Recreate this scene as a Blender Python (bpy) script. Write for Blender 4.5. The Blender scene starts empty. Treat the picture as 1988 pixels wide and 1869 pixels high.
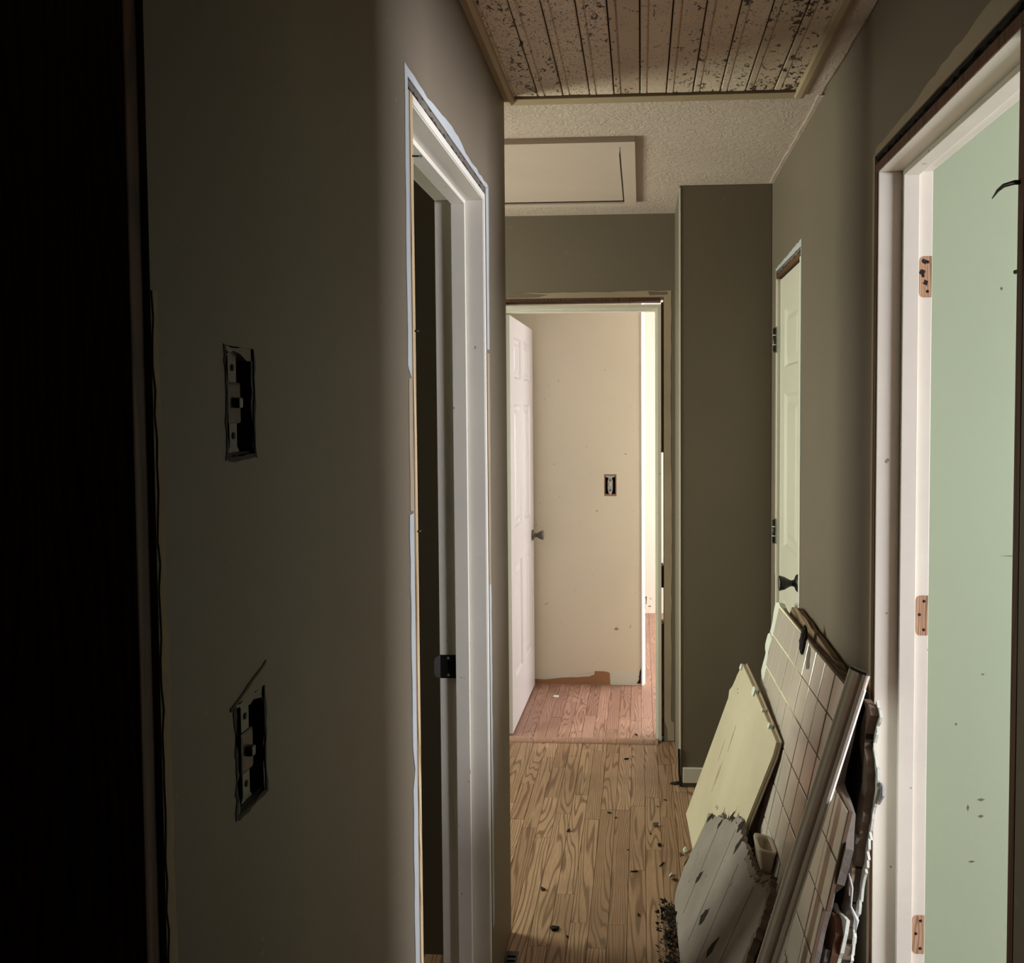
import bpy, bmesh, math, random
from mathutils import Vector, Matrix
random.seed(7)
SC = bpy.context.scene
COL = SC.collection
V = Vector

# ------------------------------------------------------------------ camera
cd = bpy.data.cameras.new('camera'); cam = bpy.data.objects.new('camera', cd); COL.objects.link(cam)
cd.sensor_fit = 'HORIZONTAL'; cd.sensor_width = 36.0; cd.lens = 1700.0 / 1988 * 36
cd.shift_x = (994 - 1145.4) / 1988; cd.shift_y = (868.52 - 934.5) / 1988; cd.clip_start = .02
RR = [[0.998273, 0.058543, -0.004793], [-0.002353, -0.041682, -0.999128], [-0.058692, 0.997414, -0.041472]]
m = Matrix(((RR[0][0], -RR[1][0], -RR[2][0], 0), (RR[0][1], -RR[1][1], -RR[2][1], 0), (RR[0][2], -RR[1][2], -RR[2][2], 1.5423), (0, 0, 0, 1)))
cam.matrix_world = m
SC.camera = cam
# ------------------------------------------------------------------ world, exposure, window light
w = bpy.data.worlds.new('world'); SC.world = w; w.use_nodes = True
w.node_tree.nodes['Background'].inputs[0].default_value = (.80, .90, 1, 1)
w.node_tree.nodes['Background'].inputs[1].default_value = .6
SC.view_settings.view_transform = 'Standard'; SC.view_settings.look = 'None'
SC.view_settings.exposure = 1.38; SC.view_settings.gamma = 1.0; SC.view_settings.use_curve_mapping = False
SC.cycles.max_bounces = 10; SC.cycles.diffuse_bounces = 7

def area(name, loc, aim, sx, sz, power, color):
    l = bpy.data.lights.new(name, 'AREA'); l.shape = 'RECTANGLE'; l.size = sx; l.size_y = sz; l.energy = power; l.color = color
    o = bpy.data.objects.new(name, l); COL.objects.link(o); o.location = loc
    o.rotation_euler = (V(aim) - V(loc)).to_track_quat('-Z', 'Z').to_euler()
    return o
# daylight through the window of each room
area('window_light_bedroom', (3.62, .75, 1.3), (0, .75, 1.15), .95, 1.6, 172, (.915, .935, 1))
area('window_light_recess', (-2.28, 3.05, 1.2), (0, 3.05, 1.35), .85, 1.7, 54, (.94, 1, .79))
area('window_light_far_room', (2.5, 5.55, 1.3), (0, 5.35, 1.2), 1.7, 1.6, 64, (.96, .95, 1))

# ------------------------------------------------------------------ materials
def lin(c):
    return tuple(((x / 255) / 12.92 if x / 255 <= .04045 else ((x / 255 + .055) / 1.055) ** 2.4) for x in c) + (1,)
class NT:
    def __init__(s, name):
        s.m = bpy.data.materials.new(name); s.m.use_nodes = True; s.t = s.m.node_tree
        s.b = s.t.nodes['Principled BSDF']
    def n(s, ty, **kw):
        o = s.t.nodes.new(ty)
        for k, v in kw.items(): setattr(o, k, v)
        return o
    def l(s, a, b): s.t.links.new(a, b)
    def pos(s, scale=(1, 1, 1), rnd=0.0):
        g = s.n('ShaderNodeNewGeometry'); mp = s.n('ShaderNodeMapping'); mp.inputs['Scale'].default_value = scale
        src = g.outputs['Position']
        if rnd:
            oi = s.n('ShaderNodeObjectInfo'); mu = s.n('ShaderNodeVectorMath', operation='SCALE'); mu.inputs[0].default_value = (rnd, rnd * 1.7, rnd * .6)
            s.l(oi.outputs['Random'], mu.inputs['Scale']); ad = s.n('ShaderNodeVectorMath', operation='ADD')
            s.l(src, ad.inputs[0]); s.l(mu.outputs[0], ad.inputs[1]); src = ad.outputs[0]
        s.l(src, mp.inputs['Vector']); return mp.outputs[0]
    def noise(s, vec, scale, detail=4, rough=.55, dist=0):
        o = s.n('ShaderNodeTexNoise'); o.inputs['Scale'].default_value = scale; o.inputs['Detail'].default_value = detail
        o.inputs['Roughness'].default_value = rough; o.inputs['Distortion'].default_value = dist
        s.l(vec, o.inputs['Vector']); return o.outputs['Fac']
    def ramp(s, fac, stops):
        r = s.n('ShaderNodeValToRGB'); e = r.color_ramp.elements
        e[0].position, e[0].color = stops[0]; e[1].position, e[1].color = stops[-1]
        for p, c in stops[1:-1]:
            x = e.new(p); x.color = c
        s.l(fac, r.inputs[0]); return r.outputs[0]
    def mix(s, fac, a, b, mode='MIX'):
        o = s.n('ShaderNodeMix', data_type='RGBA', blend_type=mode)
        if isinstance(fac, float): o.inputs[0].default_value = fac
        else: s.l(fac, o.inputs[0])
        for i, x in ((6, a), (7, b)):
            if isinstance(x, tuple): o.inputs[i].default_value = x
            else: s.l(x, o.inputs[i])
        return o.outputs[2]
    def thr(s, fac, lo, hi):
        return s.ramp(fac, [(lo, (0, 0, 0, 1)), (hi, (1, 1, 1, 1))])
    def bump(s, h, strength, dist=.002):
        b = s.n('ShaderNodeBump'); b.inputs['Strength'].default_value = strength; b.inputs['Distance'].default_value = dist
        s.l(h, b.inputs['Height']); s.l(b.outputs[0], s.b.inputs['Normal'])
    def done(s, color, rough=.6, spec=.3):
        if isinstance(color, tuple): s.b.inputs['Base Color'].default_value = color
        else: s.l(color, s.b.inputs['Base Color'])
        if isinstance(rough, float): s.b.inputs['Roughness'].default_value = rough
        else: s.l(rough, s.b.inputs['Roughness'])
        s.b.inputs['Specular IOR Level'].default_value = spec
        return s.m
def paint(name, c, rough=.6, var=.06, bump=.15, bscale=90, spec=.3, specks=None):
    t = NT(name); p = t.pos(); c = lin(c)
    a = t.noise(p, 2.2, 5); d = tuple(x * (1 - var * 2) for x in c[:3]) + (1,)
    col = t.mix(t.thr(a, .3, .75), d, c)
    if specks:
        sp = t.thr(t.noise(p, 38, 2, .5), .735, .75); col = t.mix(sp, col, lin(specks))
    if bump: t.bump(t.noise(p, bscale, 3), bump, .0015)
    return t.done(col, rough, spec)
def wood(name, dark, light, line, scale=1.0, rough=.55, axis='Y', rnd=9.0, stain=None, spec=.3):
    t = NT(name)
    k = {'Y': (14, 1.25, 14), 'X': (1.25, 14, 14), 'Z': (14, 14, 1.25)}[axis]
    p = t.pos(tuple(x * scale for x in k), rnd)
    n0 = t.noise(p, .55, 2, .5)
    vm = t.n('ShaderNodeVectorMath', operation='SCALE'); t.l(n0, vm.inputs['Scale']); vm.inputs[0].default_value = (5.2, 5.2, 5.2)
    ad = t.n('ShaderNodeVectorMath', operation='ADD'); t.l(p, ad.inputs[0]); t.l(vm.outputs[0], ad.inputs[1])
    wv = t.n('ShaderNodeTexWave', wave_type='BANDS', bands_direction={'Y': 'X', 'X': 'Y', 'Z': 'X'}[axis]); t.l(ad.outputs[0], wv.inputs['Vector'])
    wv.inputs['Scale'].default_value = 1.35; wv.inputs['Distortion'].default_value = 2.2; wv.inputs['Detail'].default_value = 2; wv.inputs['Detail Scale'].default_value = 1.2
    oi = t.n('ShaderNodeObjectInfo')
    base = t.mix(oi.outputs['Random'], lin(dark), lin(light))
    fine = t.noise(t.pos(tuple(x * scale * 9 for x in k), rnd), 1.2, 3)
    base = t.mix(t.thr(fine, .35, .7), base, t.mix(.28, base, lin(line)))
    g = t.thr(wv.outputs['Fac'], .62, .97)
    mu = t.n('ShaderNodeMath', operation='MULTIPLY'); t.l(g, mu.inputs[0]); mu.inputs[1].default_value = .78
    col = t.mix(mu.outputs[0], base, lin(line))
    if stain:
        st = t.thr(t.noise(t.pos(), 2.6, 5, .6), .5, .72)
        ms = t.n('ShaderNodeMath', operation='MULTIPLY'); t.l(st, ms.inputs[0]); ms.inputs[1].default_value = .5
        col = t.mix(ms.outputs[0], col, lin(stain))
    t.bump(wv.outputs['Fac'], .12, .001)
    return t.done(col, rough, spec)

M = {}
M['hall'] = paint('hall wall paint', (113, 102, 88), .55, .04, .12, 120, specks=(120, 110, 95))
M['hall_white'] = paint('ceiling paint', (200, 182, 171), .6, .05)
M['green'] = paint('green wall paint', (146, 159, 134), .6, .02, .08)
M['beige'] = paint('beige wall paint', (222, 218, 201), .6, .03, .08, specks=(190, 170, 142))
M['cream'] = paint('cream wall paint', (234, 228, 214), .6, .02, .05)
M['white'] = paint('white trim paint', (226, 222, 212), .42, .04, .12, 40, .4)
M['white_dull'] = paint('old white jamb paint', (214, 208, 196), .45, .07, .2, 30, .4, specks=(150, 140, 125))
M['door_far'] = paint('far door paint', (186, 180, 176), .4, .03, .08, 60, .4)
M['casing'] = paint('dusty casing paint', (176, 162, 148), .7, .14, .4, 30, .2)
M['torncore'] = paint('torn brown board core', (132, 116, 102), .95, .35, 1.0, 70, .2, specks=(52, 42, 36))
M['sheetback'] = paint('shade-darkened sheet backing', (50, 40, 34), .95, .3, .8, 60)  # the torn sheet's shade behind the tiles is painted into this brown
M['door'] = paint('door white paint', (210, 206, 192), .4, .03, .08, 60, .4)
M['paper'] = paint('torn white paper face', (182, 186, 190), .8, .12, .5, 60)
M['tanpaper'] = paint('torn tan paper', (170, 152, 130), .85, .15, .5, 60)
M['gypsum'] = paint('crumbled gypsum', (122, 114, 106), .95, .35, 1.0, 140)
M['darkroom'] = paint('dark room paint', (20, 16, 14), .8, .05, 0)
M['dirt'] = paint('dark dirt and gap shade', (46, 37, 30), .95, .3, 1.0, 150)  # real dirt, and also the painted shade in the ceiling gaps
M['brownband'] = paint('bare brown wall band', (166, 126, 94), .85, .1, .3)
M['black_metal'] = paint('black metal', (22, 20, 18), .38, .2, .2, 80, .5)
M['old_metal'] = paint('dull metal strap', (112, 104, 88), .45, .25, .3, 90, .5)
M['bakelite'] = paint('brown bakelite', (84, 60, 40), .4, .2, .1)
M['ivory'] = paint('ivory plastic', (222, 208, 176), .4, .1, .05)
M['box_black'] = paint('dark wall box', (24, 24, 26), .7, .2, .2)
M['rusty'] = paint('rusty brown wood', (106, 72, 48), .85, .3, .8, 60)
M['stud'] = wood('stud lumber', (120, 82, 56), (138, 96, 66), (70, 44, 28), axis='Z')
M['darkwood'] = wood('dark bare wood', (92, 58, 42), (100, 64, 46), (54, 34, 24), axis='Z')
M['rawwood'] = wood('raw mortise wood', (172, 138, 110), (190, 154, 124), (116, 86, 64), 2.2, .8, 'Z')
M['rawedge'] = wood('raw jamb edge', (196, 172, 136), (206, 182, 146), (150, 120, 84), 1, .75, 'Z')
M['oak'] = wood('worn oak strip', (152, 120, 94), (182, 149, 120), (100, 74, 54), 1, .5, 'Y', stain=(108, 88, 68))
M['oak_red'] = wood('reddish oak strip', (158, 124, 106), (188, 152, 132), (118, 84, 68), 1.3, .42, 'Y', stain=(138, 104, 88))
M['sub'] = paint('subfloor', (60, 44, 32), .9, .2, 0)
M['lath'] = wood('wood lath', (128, 106, 84), (144, 120, 96), (70, 50, 36), 1, .8, 'Y')
M['mortar'] = paint('grey mortar bed', (132, 124, 116), .95, .25, .9, 80)
M['plaster'] = paint('white plaster edge', (222, 226, 216), .85, .1, .7, 70)
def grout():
    t = NT('tile grout with painted glare'); sx = t.n('ShaderNodeSeparateXYZ'); t.l(t.pos(), sx.inputs[0])
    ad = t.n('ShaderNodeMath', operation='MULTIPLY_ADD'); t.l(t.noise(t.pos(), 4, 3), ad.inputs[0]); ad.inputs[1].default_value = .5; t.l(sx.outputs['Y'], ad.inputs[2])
    mr = t.n('ShaderNodeMapRange'); mr.inputs['From Min'].default_value = 2.62; mr.inputs['From Max'].default_value = 2.92; t.l(ad.outputs[0], mr.inputs['Value'])  # far end painted paler in place of glare on the grout
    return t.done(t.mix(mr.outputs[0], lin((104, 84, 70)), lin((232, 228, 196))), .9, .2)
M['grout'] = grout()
M['tile'] = paint('glazed tile', (208, 196, 186), .13, .05, .03, 9, .55)
M['ceramic'] = paint('glazed ceramic', (196, 182, 164), .15, .05, 0, 9, .55)
M['creamboard'] = None; M['greyboard'] = None

def cream_board():
    t = NT('cream painted board'); p = t.pos()
    col = t.mix(t.thr(t.noise(p, 3, 4), .35, .7), lin((184, 174, 148)), lin((200, 190, 165)))
    sc = t.thr(t.noise(t.pos((26, 26, 4)), 1.0, 2, .5), .71, .76)
    col = t.mix(sc, col, lin((166, 152, 124)))
    t.bump(t.noise(p, 5, 3), .25, .004)
    return t.done(col, .45, .4)
M['creamboard'] = cream_board()
def grey_board():
    t = NT('grey weathered paint'); p = t.pos()
    col = t.mix(t.thr(t.noise(p, 6, 5), .3, .75), lin((116, 106, 99)), lin((140, 131, 125)))
    sc = t.thr(t.noise(t.pos((60, 60, 9)), 1.0, 3, .6), .68, .74)
    col = t.mix(sc, col, lin((64, 54, 46)))
    t.bump(t.noise(p, 40, 4), .4, .003)
    return t.done(col, .7, .3)
M['greyboard'] = grey_board()
def slat_paint():
    t = NT('mould spotted plank paint'); p = t.pos((1, 1, 1), 3.0)
    oi = t.n('ShaderNodeObjectInfo')
    base = t.mix(oi.outputs['Random'], lin((196, 174, 154)), lin((226, 208, 190)))
    dens = t.noise(t.pos((6, 1.6, 6), 11.0), 1.0, 2)
    sp = t.noise(t.pos((1, .62, 1), 5.0), 62, 3, .65, .8)
    ad = t.n('ShaderNodeMath', operation='MULTIPLY_ADD'); t.l(dens, ad.inputs[0]); ad.inputs[1].default_value = .55; t.l(sp, ad.inputs[2])
    mk = t.thr(ad.outputs[0], .875, .92)
    col = t.mix(mk, base, lin((42, 30, 24)))
    s2 = t.n('ShaderNodeMath', operation='MULTIPLY_ADD'); t.l(oi.outputs['Random'], s2.inputs[0]); s2.inputs[1].default_value = .10; t.l(t.noise(t.pos((1, .7, 1), 2.0), 190, 2, .5, .6), s2.inputs[2])
    m2 = t.n('ShaderNodeMath', operation='MULTIPLY'); t.l(t.thr(s2.outputs[0], .655, .72), m2.inputs[0]); m2.inputs[1].default_value = .75
    col = t.mix(m2.outputs[0], col, lin((58, 42, 34)))
    fade = t.thr(t.noise(p, 7, 4), .5, .8)
    col = t.mix(fade, col, t.mix(.22, col, lin((60, 44, 34))))
    t.bump(t.noise(t.pos((20, 2, 20), 3), 3, 3), .15, .002)
    return t.done(col, .5, .35)
M['slat'] = slat_paint()
M['slatframe'] = paint('tan painted frame', (170, 150, 122), .55, .08, .2, 40)
def stomp():
    t = NT('brushed plaster ceiling'); p = t.pos()
    v = t.n('ShaderNodeTexVoronoi', feature='F1'); v.inputs['Scale'].default_value = 7.5; t.l(p, v.inputs['Vector'])
    n = t.noise(p, 26, 4, .6, 2.6)
    col = t.mix(t.thr(t.noise(p, 1.8, 4), .3, .75), lin((186, 168, 157)), lin((200, 183, 172)))
    ln = t.thr(t.noise(t.pos((1, 2.3, 1)), 30, 2, .5, 3.0), .64, .69)
    ms = t.n('ShaderNodeMath', operation='MULTIPLY'); t.l(ln, ms.inputs[0]); ms.inputs[1].default_value = .45
    col = t.mix(ms.outputs[0], col, lin((130, 112, 98)))
    t.bump(n, .9, .006)
    return t.done(col, .7, .25)
M['stomp'] = stomp()

# ------------------------------------------------------------------ helpers
def mesh_obj(name, verts, faces, mat, parent=None, smooth=False):
    me = bpy.data.meshes.new(name); me.from_pydata([tuple(v) for v in verts], [], faces); me.validate(); me.update()
    bm = bmesh.new(); bm.from_mesh(me); bmesh.ops.recalc_face_normals(bm, faces=bm.faces[:]); bm.to_mesh(me); bm.free()
    if smooth:
        for f in me.polygons: f.use_smooth = True
    o = bpy.data.objects.new(name, me); COL.objects.link(o)
    if mat: me.materials.append(M[mat] if isinstance(mat, str) else mat)
    if parent: o.parent = parent; o.matrix_parent_inverse = parent.matrix_world.inverted()
    return o
def tag(o, label=None, cat=None, group=None, kind=None):
    for k, v in (('label', label), ('category', cat), ('group', group), ('kind', kind)):
        if v: o[k] = v
    return o
def empty(name, loc, label, cat, group=None, kind=None):
    o = bpy.data.objects.new(name, None); COL.objects.link(o); o.location = loc; o.empty_display_size = .05
    o.matrix_world = Matrix.Translation(loc)
    return tag(o, label, cat, group, kind)
def box(name, x0, x1, y0, y1, z0, z1, mat, parent=None, bev=0.0):
    bm = bmesh.new(); bmesh.ops.create_cube(bm, size=1)
    for v in bm.verts: v.co = V(((x0 + x1) / 2 + v.co.x * (x1 - x0), (y0 + y1) / 2 + v.co.y * (y1 - y0), (z0 + z1) / 2 + v.co.z * (z1 - z0)))
    if bev: bmesh.ops.bevel(bm, geom=bm.edges[:], offset=bev, segments=2, affect='EDGES', profile=.6)
    return from_bm(name, bm, mat, parent)
def from_bm(name, bm, mat, parent=None, smooth=False):
    me = bpy.data.meshes.new(name); bm.to_mesh(me); bm.free()
    if smooth:
        for f in me.polygons: f.use_smooth = True
    o = bpy.data.objects.new(name, me); COL.objects.link(o); me.materials.append(M[mat] if isinstance(mat, str) else mat)
    if parent: o.parent = parent; o.matrix_parent_inverse = parent.matrix_world.inverted()
    return o
def wall(name, axis, p0, p1, u0, u1, w0, w1, holes, mat, parent=None):
    """slab between p0 and p1 along axis; (u, w) are the two other axes; rectangular holes cut clean through"""
    us = sorted({u0, u1, *[h for H in holes for h in H[:2] if u0 < h < u1]}); ws = sorted({w0, w1, *[h for H in holes for h in H[2:] if w0 < h < w1]})
    solid = lambda i, j: 0 <= i < len(us) - 1 and 0 <= j < len(ws) - 1 and not any(H[0] <= (us[i] + us[i + 1]) / 2 <= H[1] and H[2] <= (ws[j] + ws[j + 1]) / 2 <= H[3] for H in holes)
    idx = {}; vs = []; fs = []
    def P(i, j, k):
        key = (i, j, k)
        if key not in idx:
            u, w_, p = us[i], ws[j], (p0, p1)[k]
            vs.append({'X': (p, u, w_), 'Y': (u, p, w_), 'Z': (u, w_, p)}[axis]); idx[key] = len(vs) - 1
        return idx[key]
    for i in range(len(us) - 1):
        for j in range(len(ws) - 1):
            if not solid(i, j): continue
            for k in (0, 1): fs.append((P(i, j, k), P(i + 1, j, k), P(i + 1, j + 1, k), P(i, j + 1, k)))
            for di, dj, a, b in ((-1, 0, (0, 0), (0, 1)), (1, 0, (1, 0), (1, 1)), (0, -1, (0, 0), (1, 0)), (0, 1, (0, 1), (1, 1))):
                if not solid(i + di, j + dj):
                    fs.append((P(i + a[0], j + a[1], 0), P(i + b[0], j + b[1], 0), P(i + b[0], j + b[1], 1), P(i + a[0], j + a[1], 1)))
    return mesh_obj(name, vs, fs, mat, parent)
def struct(o, label, cat):
    return tag(o, label, cat, kind='structure')
def jag(pts, closed, amp, step, rng):
    """subdivide a 2-D polyline and roughen it"""
    out = []; n = len(pts)
    for i in range(n if closed else n - 1):
        a, b = pts[i], pts[(i + 1) % n]
        L = math.hypot(b[0] - a[0], b[1] - a[1]); k = max(1, int(L / step))
        for s in range(k):
            t = s / k; j = amp if s else amp * .3
            out.append((a[0] + (b[0] - a[0]) * t + rng.uniform(-j, j), a[1] + (b[1] - a[1]) * t + rng.uniform(-j, j)))
    if not closed: out.append(pts[-1])
    return out
def slab(name, pts, F, t0, t1, mat, parent=None):
    """polygon pts (i, j) in frame F = (origin, i axis, j axis, normal), from height t0 to t1 along the normal"""
    O, I, J, N = F; n = len(pts)
    vs = [O + I * i + J * j + N * t for t in (t0, t1) for i, j in pts]
    fs = [tuple(range(n))[::-1], tuple(range(n, 2 * n))] + [(k, (k + 1) % n, n + (k + 1) % n, n + k) for k in range(n)]
    return mesh_obj(name, vs, fs, mat, parent)
def lathe(name, prof, origin, axis, mat, parent=None, seg=20, flute=0):
    ax = V(axis).normalized(); s = ax.orthogonal().normalized(); t = ax.cross(s); vs = []; fs = []
    for r, h in prof:
        for k in range(seg):
            a = 2 * math.pi * k / seg; rr = r * (1 - (flute if k % 2 and r > .015 else 0))
            vs.append(V(origin) + ax * h + (s * math.cos(a) + t * math.sin(a)) * rr)
    n = len(prof)
    for i in range(n - 1):
        for k in range(seg): fs.append((i * seg + k, i * seg + (k + 1) % seg, (i + 1) * seg + (k + 1) % seg, (i + 1) * seg + k))
    fs.append(tuple(range(seg))); fs.append(tuple(range((n - 1) * seg, n * seg)))
    return mesh_obj(name, vs, fs, mat, parent, smooth=True)
def tube(name, pts, rad, mat, parent=None, seg=8):
    vs = []; fs = []
    for i, p in enumerate(pts):
        d = (V(pts[min(i + 1, len(pts) - 1)]) - V(pts[max(i - 1, 0)])).normalized(); s = d.orthogonal().normalized(); t = d.cross(s)
        r = rad[i] if isinstance(rad, (list, tuple)) else rad
        for k in range(seg):
            a = 2 * math.pi * k / seg; vs.append(V(p) + (s * math.cos(a) + t * math.sin(a)) * r)
    for i in range(len(pts) - 1):
        for k in range(seg): fs.append((i * seg + k, i * seg + (k + 1) % seg, (i + 1) * seg + (k + 1) % seg, (i + 1) * seg + k))
    fs.append(tuple(range(seg))); fs.append(tuple(range(len(vs) - seg, len(vs))))
    return mesh_obj(name, vs, fs, mat, parent, smooth=True)
def panel_door(name, O, I, J, N, W, H, T, panels, mat, parent, depth=.007):
    """slab with moulded raised panels on its front face"""
    us = sorted({0, W, *[p[0] for p in panels], *[p[1] for p in panels]}); ws = sorted({0, H, *[p[2] for p in panels], *[p[3] for p in panels]})
    vs = []; fs = []
    def q(*pts):
        b = len(vs); vs.extend([O + I * i + J * j + N * k for i, j, k in pts]); fs.append(tuple(range(b, b + len(pts))))
    for a, b in zip(us, us[1:]):
        for c, d in zip(ws, ws[1:]):
            if not any(p[0] <= (a + b) / 2 <= p[1] and p[2] <= (c + d) / 2 <= p[3] for p in panels): q((a, c, 0), (b, c, 0), (b, d, 0), (a, d, 0))
    for a, b, c, d in panels:
        s = min(b - a, d - c)
        rings = [(0, 0), (.05 * s, -depth), (.12 * s, -depth), (.22 * s, -.002)]
        for (o1, k1), (o2, k2) in zip(rings, rings[1:]):
            A = [(a + o1, c + o1, k1), (b - o1, c + o1, k1), (b - o1, d - o1, k1), (a + o1, d - o1, k1)]
            B = [(a + o2, c + o2, k2), (b - o2, c + o2, k2), (b - o2, d - o2, k2), (a + o2, d - o2, k2)]
            for k in range(4): q(A[k], A[(k + 1) % 4], B[(k + 1) % 4], B[k])
        o = rings[-1][0]; q((a + o, c + o, -.002), (b - o, c + o, -.002), (b - o, d - o, -.002), (a + o, d - o, -.002))
    q((0, 0, -T), (W, 0, -T), (W, H, -T), (0, H, -T))
    for A, B in (((0, 0), (W, 0)), ((W, 0), (W, H)), ((W, H), (0, H)), ((0, H), (0, 0))): q((*A, 0), (*B, 0), (*B, -T), (*A, -T))
    o = mesh_obj(name, vs, fs, mat, parent)
    bm = bmesh.new(); bm.from_mesh(o.data); bmesh.ops.remove_doubles(bm, verts=bm.verts[:], dist=1e-5); bmesh.ops.recalc_face_normals(bm, faces=bm.faces[:]); bm.to_mesh(o.data); bm.free()
    return o
X, Y, Z = V((1, 0, 0)), V((0, 1, 0)), V((0, 0, 1))

# ------------------------------------------------------------------ room shell
XL, XR, H = -.389, .521, 2.44
XLo, XRo = -.509, .633
fl = struct(box('floor', -2.6, 4.1, -1.8, 7.0, -.12, -.0135, 'sub'), 'worn oak strip floor of the hallway and of the room past the end doorway', 'floor')
ce = struct(wall('ceiling', 'Z', H, H + .1, -2.6, 4.1, -1.8, 7.0, [(-.372, .449, .85, 2.535)], 'stomp'), 'brushed white plaster ceiling over the hallway', 'ceiling')
LD = (1.465, 2.2, 0, 2.102); RD = (1.236, 2.005, 0, 2.104); CD = (2.912, 3.432, 0, 2.075)
SW1 = (.801, .861, 1.500, 1.606); SW2 = (.806, .871, 1.152, 1.262)
wl = struct(wall('wall_left', 'X', XLo, XL, -1.7, 2.517, 0, H, [LD, (-.2, .678, 0, 2.1), SW1, SW2], 'hall'), 'taupe hallway wall on the left with a doorway stripped of casing', 'wall')
struct(wall('wall_recess', 'Y', 2.40, 2.517, -2.4, XLo, 0, H, [], 'hall'), 'taupe return wall around the corner on the left', 'wall')
struct(wall('wall_recess_window', 'X', -2.32, -2.2, 2.517, 4.042, 0, H, [(2.62, 3.48, .35, 2.05)], 'hall'), 'taupe recess wall with a window left of the hallway', 'wall')
wr = struct(wall('wall_right', 'X', XR, XRo, -1.7, 4.042, 0, H, [RD, CD], 'hall'), 'taupe hallway wall on the right with an open doorway and closet door', 'wall')
we = struct(wall('wall_end', 'Y', 4.042, 4.155, -2.32, 3.0, 0, H, [(-.725, .103, 0, 2.062)], 'hall'), 'taupe wall at the end of the hallway around the lit doorway', 'wall')
struct(wall('wall_end_back', 'Y', 4.1555, 4.166, -1.7, 2.42, 0, H, [(-.725, .103, 0, 2.062)], 'beige'), 'beige far side of the wall around the end doorway', 'wall')
wc = struct(box('wall_closet', .154, XR, 3.549, 4.042, 0, H, 'hall', bev=.003), 'taupe boxed out wall projecting right of the end doorway', 'wall')
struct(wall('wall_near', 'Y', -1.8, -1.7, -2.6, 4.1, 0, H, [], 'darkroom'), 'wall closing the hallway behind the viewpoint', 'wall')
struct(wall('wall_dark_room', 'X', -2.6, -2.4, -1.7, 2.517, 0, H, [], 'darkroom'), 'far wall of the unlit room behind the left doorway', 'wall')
wg = struct(wall('wall_green', 'Y', 2.085, 2.2, XRo, 3.6, 0, H, [], 'green'), 'pale green wall of the room seen through the right doorway', 'wall')
struct(wall('wall_bedroom_window', 'X', 3.6, 3.72, -1.7, 2.2, 0, H, [(.27, 1.23, .5, 2.1)], 'green'), 'pale green wall with a window in the room on the right', 'wall')
wf = struct(wall('wall_far', 'Y', 4.873, 4.985, -1.7, -.004, 0, H, [(-.209, -.140, 1.068, 1.190)], 'beige'), 'beige wall facing the end doorway with a bare wall switch', 'wall')
wb = struct(wall('wall_back', 'Y', 6.64, 6.76, -1.8, 2.6, 0, H, [], 'cream'), 'bright cream wall at the back beyond the beige wall', 'wall')
struct(wall('wall_far_left', 'X', -1.8, -1.7, 4.155, 6.64, 0, H, [], 'beige'), 'beige side wall on the left of the far room', 'wall')
struct(wall('wall_far_window', 'X', 2.42, 2.52, 4.155, 6.64, 0, H, [(4.7, 6.4, .5, 2.1)], 'cream'), 'cream wall with a window on the right of the far room', 'wall')
def window(name, x, y0, y1, z0, z1, label):
    e = empty(name, (x, (y0 + y1) / 2, z0), label, 'window', kind='structure')
    for a, b, c, d in ((y0, y0 + .05, z0, z1), (y1 - .05, y1, z0, z1), (y0, y1, z0, z0 + .05), (y0, y1, z1 - .05, z1), (y0, y1, (z0 + z1) / 2 - .02, (z0 + z1) / 2 + .02)):
        box('window_frame', x - .03, x + .03, a, b, c, d, 'white', e)
window('window_1', 3.66, .27, 1.23, .5, 2.1, 'white framed window lighting the pale green room')
window('window_2', -2.26, 2.62, 3.48, .35, 2.05, 'white framed window lighting the recess on the left')
window('window_3', 2.47, 4.7, 6.4, .5, 2.1, 'white framed window lighting the far room')

# floor strips -------------------------------------------------------------
def plank_mesh():
    bm = bmesh.new(); bmesh.ops.create_cube(bm, size=1)
    for v in bm.verts:
        if v.co.z > 0: v.co.x *= .984; v.co.y *= .9985
    return bm
pm = {}
for key in ('oak', 'oak_red'):
    me = bpy.data.meshes.new('floor_plank'); b = plank_mesh(); b.to_mesh(me); b.free(); me.materials.append(M[key]); pm[key] = me
def planks(x0, x1, y0, y1, mat, seed, lmin, lmax, skip=None):
    r = random.Random(seed); pw = .0572; x = x0; k = 0
    while x < x1 - .004:
        wdt = min(pw, x1 - x); y = y0 - r.uniform(0, .5)
        while y < y1:
            L = r.uniform(lmin, lmax); a, b = max(y, y0), min(y + L, y1)
            if b - a > .03 and not (skip and skip(x + wdt / 2, (a + b) / 2)):
                o = bpy.data.objects.new('floor_plank', pm[mat]); COL.objects.link(o); o.parent = fl
                o.scale = (wdt - .0006, b - a - .0006, .0135); o.location = (x + wdt / 2, (a + b) / 2, -.00675 + r.uniform(-.0004, .0002))
            y += L
        x += wdt
planks(-.847, .521, 1.75, 4.04, 'oak', 3, .28, .9, lambda x, y: (x < -.45 and y < 2.2) or (x > .2 and y > 3.8))
planks(-.86, -.004, 4.06, 4.873, 'oak_red', 8, .25, .7)
planks(-.004, .45, 4.06, 6.64, 'oak_red', 9, .3, .9)
for nm, a, b, c, d in (('bedroom', .66, 3.59, -1.69, 2.08), ('recess', -2.19, -.855, 2.52, 4.03), ('far_room', -1.69, -.865, 4.16, 6.63), ('far_side', .455, 2.41, 4.16, 6.63), ('near_hall', -.385, .517, -1.69, 1.74)):
    box('floor_area', a, b, c, d, -.0135, -.001, 'sub' if nm == 'near_hall' else 'oak', fl)
th = []
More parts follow.
